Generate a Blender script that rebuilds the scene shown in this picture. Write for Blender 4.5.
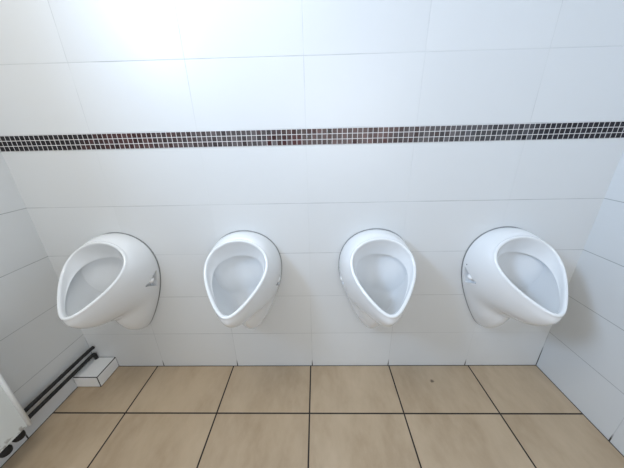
import bpy, bmesh, math, random
from mathutils import Vector, Matrix
random.seed(7)
S = bpy.context.scene
for o in list(bpy.data.objects): bpy.data.objects.remove(o, do_unlink=True)
C = S.collection

# ------------------------------------------------------------------ camera
cd = bpy.data.cameras.new('camera'); cam = bpy.data.objects.new('camera', cd); C.objects.link(cam)
cd.sensor_fit = 'HORIZONTAL'; cd.sensor_width = 36.0; cd.lens = 36.0 * 249.694 / 624.0
cd.clip_start = 0.02
yaw, pitch, roll = -.0241, .3704, -.023
fw = Vector((math.sin(yaw)*math.cos(pitch), math.cos(yaw)*math.cos(pitch), -math.sin(pitch)))
r0 = Vector((math.cos(yaw), -math.sin(yaw), 0)); u0 = r0.cross(fw)
rt = r0*math.cos(roll) + u0*math.sin(roll); up = -r0*math.sin(roll) + u0*math.cos(roll)
M = Matrix((rt, up, -fw)).transposed().to_4x4()
M.translation = Vector((.0428, -1.1084, 1.2748))
cam.matrix_world = M
S.camera = cam

# ------------------------------------------------------------------ world, lights, exposure
w = bpy.data.worlds.new('world'); S.world = w; w.use_nodes = True
w.node_tree.nodes['Background'].inputs[0].default_value = (.85, .93, 1, 1)
w.node_tree.nodes['Background'].inputs[1].default_value = 0.05
def area(name, loc, target, sx, sy, energy, col):
    l = bpy.data.lights.new(name, 'AREA'); l.shape = 'RECTANGLE'; l.size = sx; l.size_y = sy
    l.energy = energy; l.color = col
    o = bpy.data.objects.new(name, l); C.objects.link(o); o.location = loc
    o.rotation_euler = (Vector(target) - Vector(loc)).to_track_quat('-Z', 'Y').to_euler()
    return o
area('ceiling_light', (-.60, -.80, 2.36), (-.60, -.80, 0), 1.0, .35, 7.6, (1.0, .985, .95))
area('front_fill_light', (.45, -3.5, 1.6), (.45, 0, 1.25), 1.6, 1.4, 19, (.96, .975, 1.0))  # added fill from behind the camera, brightens the back wall
side_fill = area('side_fill_light', (-1.29, -1.15, 2.1), (1.3, -.12, 1.45), .6, .5, 16, (.50, .70, 1.0))  # added cool fill, aimed across at the right wall
side_fill.data.spread = math.radians(110)
S.view_settings.view_transform = 'Standard'
S.view_settings.look = 'None'
S.view_settings.gamma = 1.0
S.view_settings.use_curve_mapping = False
S.view_settings.exposure = 0.55

# ------------------------------------------------------------------ helpers
XW = 1.3131                     # half the room's width
YF = -3.6                       # the wall behind the camera
HC = 2.4                        # ceiling height
def obj(name, bm, m=None, parent=None, smooth=False):
    me = bpy.data.meshes.new(name); bm.normal_update(); bm.to_mesh(me); bm.free()
    o = bpy.data.objects.new(name, me); C.objects.link(o)
    if m: me.materials.append(m)
    if smooth:
        for p in me.polygons: p.use_smooth = True
    if parent: o.parent = parent
    return o
def tag(o, label, cat, group=None):
    o['label'] = label; o['category'] = cat
    if group: o['group'] = group
    return o
def struct(o): o['kind'] = 'structure'; return o
def empty(name, loc):
    o = bpy.data.objects.new(name, None); C.objects.link(o); o.location = loc
    o.empty_display_size = .05
    return o
def add_box(bm, x0, x1, y0, y1, z0, z1, bev=0, seg=2):
    r = bmesh.ops.create_cube(bm, size=1)
    vs = r['verts']
    for v in vs:
        v.co = Vector(((x0+x1)/2 + v.co.x*(x1-x0), (y0+y1)/2 + v.co.y*(y1-y0), (z0+z1)/2 + v.co.z*(z1-z0)))
    if bev:
        es = list({e for v in vs for e in v.link_edges})
        bmesh.ops.bevel(bm, geom=es, offset=bev, segments=seg, affect='EDGES', profile=.5)
    return bm
def box(*a, **k): return add_box(bmesh.new(), *a, **k)
def tube_bm(path, r, seg=16, bm=None):
    bm = bm or bmesh.new(); rings = []; n = len(path); path = [Vector(p) for p in path]
    ref = Vector((.31, .17, .93)).normalized()
    for i, p in enumerate(path):
        d = (path[min(i+1, n-1)] - path[max(i-1, 0)]).normalized()
        a = d.cross(ref).normalized(); b = d.cross(a).normalized()
        rr = r[i] if isinstance(r, (list, tuple)) else r
        rings.append([bm.verts.new(p + (a*math.cos(2*math.pi*k/seg) + b*math.sin(2*math.pi*k/seg))*rr) for k in range(seg)])
    for A, B in zip(rings, rings[1:]):
        for k in range(seg): bm.faces.new((A[k], A[(k+1) % seg], B[(k+1) % seg], B[k]))
    bm.faces.new(rings[0][::-1]); bm.faces.new(rings[-1])
    bmesh.ops.recalc_face_normals(bm, faces=bm.faces)
    return bm

# ------------------------------------------------------------------ node helpers
class NT:
    def __init__(s, name):
        s.m = bpy.data.materials.new(name); s.m.use_nodes = True; s.t = s.m.node_tree
        s.b = s.t.nodes['Principled BSDF']
        s.co = s.t.nodes.new('ShaderNodeTexCoord').outputs['Object']
    def n(s, ty, **k):
        x = s.t.nodes.new(ty)
        for a, v in k.items(): setattr(x, a, v)
        return x
    def l(s, v, sock):
        if hasattr(v, 'is_output') or isinstance(v, bpy.types.NodeSocket): s.t.links.new(v, sock)
        else: sock.default_value = v
    def math(s, op, a, b=0.0, c=0.0):
        x = s.n('ShaderNodeMath', operation=op)
        s.l(a, x.inputs[0]); s.l(b, x.inputs[1]); s.l(c, x.inputs[2]); return x.outputs[0]
    def xyz(s):
        x = s.n('ShaderNodeSeparateXYZ'); s.l(s.co, x.inputs[0]); return x.outputs
    def comb(s, a, b, c=0.0):
        x = s.n('ShaderNodeCombineXYZ'); s.l(a, x.inputs[0]); s.l(b, x.inputs[1]); s.l(c, x.inputs[2]); return x.outputs[0]
    def noise(s, scale, detail=3, vec=None, rough=.5):
        x = s.n('ShaderNodeTexNoise'); s.l(vec or s.co, x.inputs['Vector'])
        x.inputs['Scale'].default_value = scale; x.inputs['Detail'].default_value = detail
        x.inputs['Roughness'].default_value = rough
        return x.outputs[0]
    def white(s, vec):
        x = s.n('ShaderNodeTexWhiteNoise'); s.l(vec, x.inputs['Vector']); return x.outputs
    def mix(s, f, a, b):
        x = s.n('ShaderNodeMix', data_type='RGBA'); s.l(f, x.inputs[0])
        for v, k in ((a, 6), (b, 7)):
            if isinstance(v, tuple): v = v + (1,) if len(v) == 3 else v
            s.l(v, x.inputs[k])
        return x.outputs[2]
    def ramp(s, f, lo, hi, a=0.0, b=1.0):
        x = s.n('ShaderNodeMapRange'); x.clamp = True
        s.l(f, x.inputs[0])
        for i, v in enumerate((lo, hi, a, b)): s.l(v, x.inputs[i+1])
        return x.outputs[0]
    def dist(s, c, pitch):
        """distance of a coordinate to its nearest multiple of pitch"""
        q = s.math('DIVIDE', c, pitch)
        f = s.math('FRACT', s.math('ADD', q, .5))
        return s.math('MULTIPLY', s.math('ABSOLUTE', s.math('SUBTRACT', f, .5)), pitch)
    def bump(s, h, strength, d):
        x = s.n('ShaderNodeBump'); x.inputs['Strength'].default_value = strength; x.inputs['Distance'].default_value = d
        s.l(h, x.inputs['Height']); s.t.links.new(x.outputs[0], s.b.inputs['Normal'])
    def set(s, **k):
        for a, v in k.items():
            a = a.replace('_', ' ')
            if isinstance(v, tuple) and len(v) == 3: v = v + (1,)
            s.l(v, s.b.inputs[a])
        return s.m

def plain(name, col, rough=.5, metal=0, noise=0.0, scale=30):
    t = NT(name)
    c = col
    if noise:
        f = t.noise(scale, 4)
        c = t.mix(t.ramp(f, .3, .7), tuple(v*(1-noise) for v in col), tuple(min(1, v*(1+noise)) for v in col))
    return t.set(Base_Color=c, Roughness=rough, Metallic=metal)

def wall_tiles(name, axis, uoff, white, corner):
    """45 x 25 cm glazed wall tiles; axis picks the running direction"""
    t = NT(name); p = t.xyz()
    u = t.math('SUBTRACT', p[axis], uoff)
    upper = t.math('GREATER_THAN', p[2], 1.2754)
    z = t.math('SUBTRACT', t.math('SUBTRACT', p[2], .2453), t.math('MULTIPLY', upper, .0646))
    du = t.dist(u, .45); dz = t.dist(z, .2497)
    cu = t.math('FLOOR', t.math('DIVIDE', u, .45)); cz = t.math('FLOOR', t.math('DIVIDE', z, .2497))
    idn = t.white(t.comb(cu, cz, 3.0))
    gu = t.ramp(du, .0006, .0016, 1, 0); gz = t.ramp(dz, .0006, .0018, 1, 0)
    n1 = t.noise(1.7, 2); n2 = t.noise(9, 3)
    # grout: pale, greyer here and there, black with dirt in the uprights just above the floor
    dirty = t.math('MULTIPLY', t.ramp(p[2], .015, .05, 1, 0), t.ramp(du, .0022, .0034, 1, 0))
    gcol = t.mix(t.ramp(n1, .4, .62), (.27, .29, .29), (.60, .62, .62) if axis == 0 else (.34, .36, .36))
    g = t.math('MAXIMUM', t.math('MULTIPLY', gu, t.math('MULTIPLY', t.ramp(n2, .35, .6, .1, .6), t.ramp(t.math('ABSOLUTE', t.math('SUBTRACT', p[2], .85)), .3, .6, .12, 1.0))), t.math('MULTIPLY', gz, t.ramp(n2, .3, .6, .35 if axis == 0 else .75, .75 if axis == 0 else 1.0)))
    v = t.ramp(idn[0], 0, 1, .97, 1.0)
    tile = t.mix(v, (0, 0, 0), white)
    col = t.mix(g, tile, gcol)
    # mould in the corner seams close to the floor
    dc = t.math('SUBTRACT', XW if axis == 0 else 0.0, t.math('ABSOLUTE', p[axis])) if axis == 0 else t.math('ABSOLUTE', p[axis])
    mould = t.math('MULTIPLY', t.ramp(dc, .0015, .004, 1, 0), t.math('MULTIPLY', t.ramp(p[2], .05, corner, 1, 0), t.ramp(n2, .4, .55)))
    col = t.mix(t.math('MAXIMUM', dirty, mould), col, (.03, .03, .028))
    h = t.math('ADD', t.math('MULTIPLY', t.math('MAXIMUM', gu, gz), -1.0), t.math('MULTIPLY', t.noise(3.5, 1), .35))
    t.bump(h, .35, .0015)
    return t.set(Base_Color=col, Roughness=t.math('MAXIMUM', t.math('MULTIPLY', g, .6), .33))

# ------------------------------------------------------------------ materials
WHITE = (.70, .715, .715)
m_back = wall_tiles('white_wall_tile', 0, 0.0, WHITE, .35)
m_side = wall_tiles('white_side_wall_tile', 1, -.393, WHITE, .25)

t = NT('beige_floor_tile'); p = t.xyz()
FP = .4639
fu = t.math('SUBTRACT', p[0], -.9375); fv = t.math('SUBTRACT', p[1], -.2781)
d = t.math('MINIMUM', t.dist(fu, FP), t.dist(fv, FP))
ed = t.math('MINIMUM', t.math('ABSOLUTE', p[1]), t.math('SUBTRACT', XW, t.math('ABSOLUTE', p[0])))
grout = t.math('MAXIMUM', t.ramp(d, .0028, .0042, 1, 0), t.ramp(ed, .003, .006, 1, 0))
cell = t.comb(t.math('FLOOR', t.math('DIVIDE', fu, FP)), t.math('FLOOR', t.math('DIVIDE', fv, FP)), 1.0)
idc = t.white(cell)
add = t.n('ShaderNodeVectorMath', operation='ADD'); t.l(t.co, add.inputs[0])
scl = t.n('ShaderNodeVectorMath', operation='SCALE'); t.l(idc[1], scl.inputs[0]); scl.inputs['Scale'].default_value = 9
t.l(scl.outputs[0], add.inputs[1])
st = t.n('ShaderNodeMapping'); t.l(add.outputs[0], st.inputs[0]); st.inputs['Scale'].default_value = (2.2, 1, 1)
st.inputs['Rotation'].default_value = (0, 0, .5)
na = t.noise(2.6, 4, st.outputs[0], .55); nb = t.noise(14, 5, st.outputs[0], .6)
base = t.mix(t.ramp(na, .35, .65), (.415, .310, .200), (.52, .402, .272))
base = t.mix(t.ramp(nb, .35, .75, 0, .35), base, (.60, .47, .33))
base = t.mix(t.ramp(idc[0], 0, 1, 0, .10), base, (.32, .23, .14))
spd = t.n('ShaderNodeVectorMath', operation='DISTANCE'); t.l(t.co, spd.inputs[0]); spd.inputs[1].default_value = (.665, -.104, 0)
spot = t.ramp(t.math('ADD', spd.outputs['Value'], t.math('MULTIPLY', t.noise(110, 2), .014)), .013, .019, .85, 0)
base = t.mix(spot, base, (.10, .07, .045))
col = t.mix(grout, base, (.018, .013, .010))
t.bump(t.math('MULTIPLY', grout, -1.0), .5, .002)
m_floor = t.set(Base_Color=col, Roughness=t.math('MAXIMUM', t.math('MULTIPLY', grout, .8), .34))

t = NT('glass_mosaic'); p = t.xyz()
PC = .02087
mu = t.math('SUBTRACT', p[0], .004); mv = t.math('SUBTRACT', p[2], 1.2441)
dd = t.math('MINIMUM', t.dist(mu, PC), t.dist(mv, PC))
gr = t.ramp(dd, .0009, .0015, 1, 0)
cid = t.comb(t.math('FLOOR', t.math('DIVIDE', mu, PC)), t.math('FLOOR', t.math('DIVIDE', mv, PC)), 5.0)
wn = t.white(cid)
# black, maroon and grey runs along the strip, some reflection painted into the colour
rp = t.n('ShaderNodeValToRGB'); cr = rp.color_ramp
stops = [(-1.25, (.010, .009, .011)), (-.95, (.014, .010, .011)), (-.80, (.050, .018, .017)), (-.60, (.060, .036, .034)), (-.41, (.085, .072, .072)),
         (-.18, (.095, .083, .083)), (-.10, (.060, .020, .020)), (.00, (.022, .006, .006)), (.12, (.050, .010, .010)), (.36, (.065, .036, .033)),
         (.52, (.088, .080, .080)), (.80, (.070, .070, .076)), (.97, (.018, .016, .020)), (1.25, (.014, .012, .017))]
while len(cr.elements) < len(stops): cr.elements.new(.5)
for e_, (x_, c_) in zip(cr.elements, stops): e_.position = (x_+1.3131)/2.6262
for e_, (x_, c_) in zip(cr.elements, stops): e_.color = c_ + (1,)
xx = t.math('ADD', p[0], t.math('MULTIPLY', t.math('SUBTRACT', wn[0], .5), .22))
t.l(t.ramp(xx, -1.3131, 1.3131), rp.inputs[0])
sx = t.n('ShaderNodeSeparateColor'); t.l(wn[1], sx.inputs[0])
hs = t.n('ShaderNodeHueSaturation'); t.l(rp.outputs[0], hs.inputs['Color']); t.l(t.ramp(sx.outputs[1], 0, 1, .6, 1.35), hs.inputs['Value'])
chip = hs.outputs[0]
nm = t.n('ShaderNodeVectorMath', operation='MULTIPLY_ADD'); t.l(wn[1], nm.inputs[0])
nm.inputs[1].default_value = (.10, 0, .10); nm.inputs[2].default_value = (-.05, 0, -.05)
ge = t.n('ShaderNodeNewGeometry')
na_ = t.n('ShaderNodeVectorMath', operation='ADD'); t.l(ge.outputs['Normal'], na_.inputs[0]); t.l(nm.outputs[0], na_.inputs[1])
nn = t.n('ShaderNodeVectorMath', operation='NORMALIZE'); t.l(na_.outputs[0], nn.inputs[0])
t.l(nn.outputs[0], t.b.inputs['Normal'])
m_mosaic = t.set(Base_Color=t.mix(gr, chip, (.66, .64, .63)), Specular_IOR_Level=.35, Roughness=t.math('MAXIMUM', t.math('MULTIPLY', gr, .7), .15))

t = NT('white_glazed_ceramic')
m_cer = t.set(Base_Color=(.79, .805, .81), Roughness=.10, Coat_Weight=.3, Coat_Roughness=.03, IOR=1.52)
m_cap = plain('white_plastic', (.88, .89, .89), .3)
m_hole = plain('dark_hole', (.02, .02, .02), .8)
m_gap = plain('grey_gap_shade', (.22, .23, .23), .6, noise=.2)  # dark grey stands in for shade in the gap round the plate
m_ceil = plain('white_ceiling_paint', (.85, .85, .84), .8, noise=.02)
m_front = plain('grey_front_paint', (.40, .41, .42), .6, noise=.02)  # grey keeps down light bounced from the unseen wall behind the camera
m_pipe = plain('black_pipe', (.012, .012, .012), .6, noise=.3)
t = NT('white_enamelled_steel'); p = t.xyz()
rust = t.math('MULTIPLY', t.ramp(p[2], .160, .20, 1, 0), t.ramp(t.noise(45, 4), .54, .62))
m_rad = t.set(Base_Color=t.mix(t.math('MULTIPLY', rust, .7), (.72, .75, .73), (.16, .13, .10)), Roughness=.4)
m_flange = plain('white_enamelled_rim', (.80, .82, .82), .35)
m_boxtile = plain('white_boxing_tile', (.86, .86, .84), .22, noise=.015)
m_grout = plain('dark_grout', (.05, .045, .04), .85, noise=.3)

# ------------------------------------------------------------------ setting
struct(obj('floor', box(-XW-.1, XW+.1, YF-.1, .1, -.1, 0), m_floor))
struct(obj('wall_back', box(-XW-.1, XW+.1, 0, .1, 0, HC), m_back))
struct(obj('wall_left', box(-XW-.1, -XW, YF, 0, 0, HC), m_side))
struct(obj('wall_right', box(XW, XW+.1, YF, 0, 0, HC), m_side))
struct(obj('wall_front', box(-XW-.1, XW+.1, YF-.1, YF, 0, HC), m_front))
struct(obj('ceiling', box(-XW-.1, XW+.1, YF-.1, .1, HC, HC+.1), m_ceil))
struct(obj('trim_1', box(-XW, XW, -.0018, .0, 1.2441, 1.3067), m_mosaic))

# unseen frames added around the two fill lights: front wall and upper left
def frame(name, a, b, c0, c1, z0, z1, axis):
    bm = bmesh.new(); q = .05
    for u0, u1, v0, v1 in ((c0-q, c0, z0-q, z1+q), (c1, c1+q, z0-q, z1+q), (c0, c1, z0-q, z0), (c0, c1, z1, z1+q)):
        if axis == 'y': add_box(bm, u0, u1, a, b, v0, v1)
        else: add_box(bm, a, b, u0, u1, v0, v1)
    struct(obj(name, bm, m_front))
frame('added_frame_1', YF, YF+.09, -.35, 1.25, .9, 2.3, 'y')
frame('added_frame_2', -XW, -XW+.02, -1.46, -.84, 1.84, 2.34, 'x')
# ------------------------------------------------------------------ urinals
N = 160
YT, ZT, YB, ZB = -.0998, .8587, -.3476, .6454            # opening: its top and its tip
L = math.hypot(YB-YT, ZB-ZT)
VD = Vector((0, (YB-YT)/L, (ZB-ZT)/L))                    # down the opening
BK = Vector((0, -VD.z, VD.y)) * 1.0                       # into the bowl
if BK.z > 0: BK = -BK
def egg(t, yT, zT, yB, zB, w, k, k2, bend):
    v = (1-math.cos(t))/2
    return Vector((w*math.sin(t)*(1 + k*math.cos(t) + k2*math.cos(2*t)), yT + (yB-yT)*v + bend*4*v*(1-v), zT + (zB-zT)*v))
def lerp3(t, a, b, c):                                    # top, side, bottom
    x = (1-math.cos(t))/2
    return a*(1-x)*(1-2*x) + b*4*x*(1-x) + c*x*(2*x-1)
def sm(x): x = max(0, min(1, x)); return x*x*(3-2*x)
rows = []
def rim_c(t): return egg(t, YT, ZT, YB, ZB, .1185, .2244, -.1027, .0423)
def low_c(t): return egg(t, -.0675, .7686, -.3269, .6373, .1025, .382, -.0058, .0049)
def plate(t, g=0.0):
    z = .867 - .565*(1-math.cos(t))/2
    return Vector(((.1565+g)*math.sin(t)*(1 + .48*math.cos(t)), 0, z + g*math.cos(t)))
PROF = [(-.010, .302), (-.055, .326), (-.098, .368), (-.130, .420), (-.152, .464), (-.185, .492), (-.230, .510), (-.277, .537), (-.318, .572), (-.342, .606), (-.3455, .634)]
def prof(s):
    """the underside on the centre line: trap, hollow, bowl"""
    x = s*(len(PROF)-1); i = min(int(x), len(PROF)-2); f = x-i
    P = [PROF[max(0, min(len(PROF)-1, i+k))] for k in (-1, 0, 1, 2)]
    return Vector((0,)+tuple(.5*((2*P[1][c]) + (-P[0][c]+P[2][c])*f + (2*P[0][c]-5*P[1][c]+4*P[2][c]-P[3][c])*f*f + (-P[0][c]+3*P[1][c]-3*P[2][c]+P[3][c])*f**3) for c in (0, 1)))
def outw(fn, t):
    d = fn(t+.01) - fn(t-.01)
    n = Vector((-(d.dot(VD)), 0, 0)) + VD*d.x            # in the plane of the opening
    n.normalize()
    c = fn(t) - (fn(0)+fn(math.pi))*.5
    return n if n.dot(c) > 0 else -n
TS = [2*math.pi*i/N for i in range(N)]
# the back edge, then the outer shell
NS = 40
for y, g in ((-.003, -.003), (-.006, -.0005), (-.010, 0)):
    rows.append([plate(t, g) + Vector((0, y, 0)) for t in TS])
def shell(t, s):
    B = plate(t) + Vector((0, -.010, 0)); R = rim_c(t); o = outw(rim_c, t)
    P3 = R + o*.0075 + BK*.009
    P1 = B + Vector((0, -lerp3(t, .03, .07, .11), lerp3(t, .008, 0, .005)))
    P2 = R + o*lerp3(t, .030, .036, .0) + BK*lerp3(t, .0, .085, .20)
    q = B*(1-s)**3 + P1*3*s*(1-s)**2 + P2*3*s*s*(1-s) + P3*s**3
    return q
def low_delta(s):
    e0 = prof(0) - shell(math.pi, 0); e1 = prof(1) - shell(math.pi, 1)
    return prof(s) - shell(math.pi, s) - e0*(1-s) - e1*s
LD = [low_delta(j/NS) for j in range(NS+1)]
for j in range(1, NS+1):
    s = j/NS; row = []
    for t in TS:
        q = shell(t, s)
        a = abs(t-math.pi)
        q += LD[j]*math.exp(-(a/.85)**2)
        # the hollow that runs from the notch down under the bowl, between trap and bowl
        k = sm((math.radians(96)-a)/math.radians(64)) * (1 - .8*sm((math.radians(30)-a)/math.radians(30)))
        sv = .20 + .26*sm((math.radians(92)-a)/math.radians(58))
        g = k*math.exp(-((s-sv)/.17)**2)
        e = 1e-3
        n = (shell(t+e, s)-shell(t-e, s)).cross(shell(t, min(1, s+e))-shell(t, max(0, s-e)))
        if n.length > 0:
            n.normalize()
            if n.dot(q - Vector((0, q.y, .68))) < 0: n = -n
            q -= n*.014*g
        row.append(q)
    rows.append(row)
# rounded lip
for a in (.35, .75, 1.2, 1.57, 2.0, 2.5, 2.9):
    rows.append([rim_c(t) + outw(rim_c, t)*(.0075*math.cos(a)) + BK*(.009 - .0095*math.sin(a)) for t in TS])
# inner collar down to the flushing edge
for j in range(1, 13):
    s = j/12; row = []
    for t in TS:
        R = rim_c(t) - outw(rim_c, t)*.0075 + BK*.010
        row.append(R.lerp(low_c(t), s) + BK*(.006*math.sin(math.pi*s)))
    rows.append(row)
# undercut, then the bowl
def clampb(q):
    lim = -.036 - 4.2*q.x*q.x
    if q.y > lim: q.y = lim
    return q
def under(t, e, b): return low_c(t) + outw(low_c, t)*e*(.35+.65*(1+math.cos(t))/2) + BK*b
rows.append([under(t, .012, .0015) for t in TS])
rows.append([clampb(under(t, .025, .006)) for t in TS])
rows.append([clampb(under(t, .027, .020)) for t in TS])
D = Vector((0, -.105, .452))
for j in range(1, 25):
    s = j/24; row = []
    for t in TS:
        E0 = under(t, .027, .020)
        cc = E0 + BK*lerp3(t, .06, .12, .10) + Vector((0, 0, -lerp3(t, .12, .0, .0)))
        E2 = D + Vector((.03*math.sin(t), .022*math.cos(t), 0))
        row.append(clampb(E0*(1-s)**2 + cc*2*s*(1-s) + E2*s*s))
    rows.append(row)
bm = bmesh.new()
V = [[bm.verts.new(q) for q in row] for row in rows]
for A, B in zip(V, V[1:]):
    for i in range(N):
        k = (i+1) % N
        bm.faces.new((A[i], A[k], B[k], B[i]))
cv = bm.verts.new(sum((v.co for v in V[-1]), Vector())/N - Vector((0, 0, .004)))
for i in range(N): bm.faces.new((V[-1][i], V[-1][(i+1) % N], cv))
bv = bm.verts.new(Vector((0, -.003, .62)))
for i in range(N): bm.faces.new((V[0][(i+1) % N], V[0][i], bv))
bmesh.ops.recalc_face_normals(bm, faces=bm.faces)
body = obj('body', bm, m_cer, None, True)

# the notch on each flank that hides the fixing bolt
def notch(sgn):
    b = bmesh.new()
    pr = [(-.024, .676), (-.030, .588), (-.106, .628)]
    x0, x1 = .132, .20
    a = [b.verts.new((sgn*x0, y, z)) for y, z in pr]; c = [b.verts.new((sgn*x1, y, z)) for y, z in pr]
    b.faces.new(a); b.faces.new(c[::-1])
    for i in range(3): b.faces.new((a[i], c[i], c[(i+1) % 3], a[(i+1) % 3]))
    bmesh.ops.recalc_face_normals(b, faces=b.faces)
    bmesh.ops.bevel(b, geom=b.edges[:], offset=.005, segments=3, affect='EDGES', profile=.5)
    return obj('notch', b, m_cer, None, True)
cut = [notch(1), notch(-1)]
for c in cut:
    md = body.modifiers.new('b', 'BOOLEAN'); md.operation = 'DIFFERENCE'; md.solver = 'EXACT'; md.object = c
dg = bpy.context.evaluated_depsgraph_get(); dg.update()
nm_ = bpy.data.meshes.new_from_object(body.evaluated_get(dg))
body.modifiers.clear(); body.data = nm_; nm_.name = 'body'
for p_ in nm_.polygons: p_.use_smooth = True
nm_.set_sharp_from_angle(angle=math.radians(48))
for c in cut: bpy.data.objects.remove(c, do_unlink=True)

# thin dark ring painting the shadow gap where the plate meets the tiles
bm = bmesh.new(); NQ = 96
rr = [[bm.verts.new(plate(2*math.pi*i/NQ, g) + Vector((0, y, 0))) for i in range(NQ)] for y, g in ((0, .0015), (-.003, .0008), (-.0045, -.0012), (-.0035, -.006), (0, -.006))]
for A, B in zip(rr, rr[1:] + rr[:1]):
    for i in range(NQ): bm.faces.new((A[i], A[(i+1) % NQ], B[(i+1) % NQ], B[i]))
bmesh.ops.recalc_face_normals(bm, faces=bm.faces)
gap_ring = obj('shadow_gap', bm, m_gap, None, True)
def cap(sgn):
    b = bmesh.new()
    bmesh.ops.create_uvsphere(b, u_segments=20, v_segments=12, radius=1)
    for v in b.verts: v.co = Vector((sgn*.151 + v.co.x*.018, -.060 + v.co.y*.019, .637 + v.co.z*.015))
    return obj('bolt_cap', b, m_cap, None, True)
caps = [cap(1), cap(-1)]

labels = ['leftmost white ceramic urinal, on the wall above the low tiled box and black pipes',
          'second white ceramic urinal from the left, right-hand neighbour of the one by the pipes',
          'third white ceramic urinal from the left, left of the small dark floor stain',
          'rightmost white ceramic urinal, beside the right-hand tiled wall']
XS = [-.9342, -.3100, .3177, .9258]
parts = [body, gap_ring] + caps
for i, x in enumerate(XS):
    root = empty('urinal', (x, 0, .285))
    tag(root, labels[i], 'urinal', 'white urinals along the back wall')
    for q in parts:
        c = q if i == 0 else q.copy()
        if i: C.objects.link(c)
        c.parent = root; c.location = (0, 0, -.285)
    last = root
ok, hp, hn, _ = body.closest_point_on_mesh(Vector((-.175, -.035, .690)))
bm = bmesh.new(); bmesh.ops.create_uvsphere(bm, u_segments=12, v_segments=8, radius=.0045)
for v in bm.verts: v.co += hp - hn*.003
h = obj('fixing_hole', bm, m_hole, last, True); h.location = (0, 0, -.285)

# ------------------------------------------------------------------ low tiled boxing in the left corner
BX, BY, BZ = -1.175, -.139, .074
bx = obj('tiled_box', box(-XW+.0005, BX-.003, BY+.003, -.0005, 0, BZ-.002), m_grout)
tag(bx, 'low white tiled box with dark edges on the floor in the left corner', 'box')
obj('top_tile', box(-XW+.003, BX-.006, BY+.006, -.004, BZ-.008, BZ, bev=.001), m_boxtile, bx)
obj('front_tile', box(-XW+.003, BX-.007, BY, BY+.008, .004, BZ-.006, bev=.001), m_boxtile, bx)
obj('side_tile', box(BX-.008, BX, BY+.005, -.004, .004, BZ-.006, bev=.001), m_boxtile, bx)

# ------------------------------------------------------------------ black pipes along the left wall
def arc(c, a, b, n=7):
    return [Vector(c) + Vector(a)*math.cos(k*math.pi/2/n) + Vector(b)*math.sin(k*math.pi/2/n) for k in range(n+1)]
xp = -1.287
z1, z2 = .152, .113
pa = [(xp, -.46, z1), (xp, -.3, z1), (xp, -.1, z1), (xp+.001, -.03, z1), (xp+.004, -.003, z1)]
pb = [(xp+.004, -.503, z2), (xp+.004, -.3, z2), (xp+.004, -.1, z2)] + arc((xp+.004, -.026, z2-.014), (0, 0, .014), (0, .014, 0)) + [(xp+.004, -.012, BZ)]
o = obj('water_pipe', tube_bm(pa, .0095), m_pipe, None, True)
tag(o, 'upper of two black pipes running along the foot of the left wall', 'pipe')
o = obj('water_pipe', tube_bm(pb, .0095), m_pipe, None, True)
tag(o, 'lower of two black pipes by the left wall, bending into the low tiled box', 'pipe')

# ------------------------------------------------------------------ radiator on the left wall
RX0, RX1, RY0, RY1, RZ0, RZ1 = -1.285, -1.2, -1.05, -.428, .155, .62
rad = empty('radiator', (-1.25, -.74, RZ0))
tag(rad, 'white metal panel radiator on the left wall, cut off by the picture edge', 'radiator')
def rpart(name, b, m, parent=rad, smooth=False):
    q = obj(name, b, m, parent, smooth)
    if parent is rad: q.location = -rad.location
    return q
b = box(RX1-.012, RX1-.003, RY0, RY1, RZ0, RZ1, bev=.002)
rpart('front_panel', b, m_rad)
rpart('side_cover', box(RX0+.02, RX1-.001, RY1-.004, RY1+.004, RZ0-.002, RZ1, bev=.002), m_rad)
rpart('edge_flange', tube_bm([(RX1-.001, RY1+.002, RZ0-.003), (RX1-.001, RY1+.002, RZ0+.2), (RX1-.001, RY1+.002, RZ1)], .0075), m_flange, rad, True)
rpart('back_panel', box(RX0, RX0+.012, RY0, RY1, RZ0+.01, RZ1, bev=.003), m_rad)
rpart('top_grille', box(RX0, RX1, RY0, RY1, RZ1, RZ1+.012, bev=.003), m_rad)
for y, z in ((-.452, .121), (-.503, .114)):
    pth = [(-1.287, y, z), (-1.262, y, z), (-1.243, y, z), (-1.232, y, z), (-1.222, y, z)]
    v = rpart('valve', tube_bm(pth, [.011, .012, .021, .021, .015]), m_pipe, rad, True)
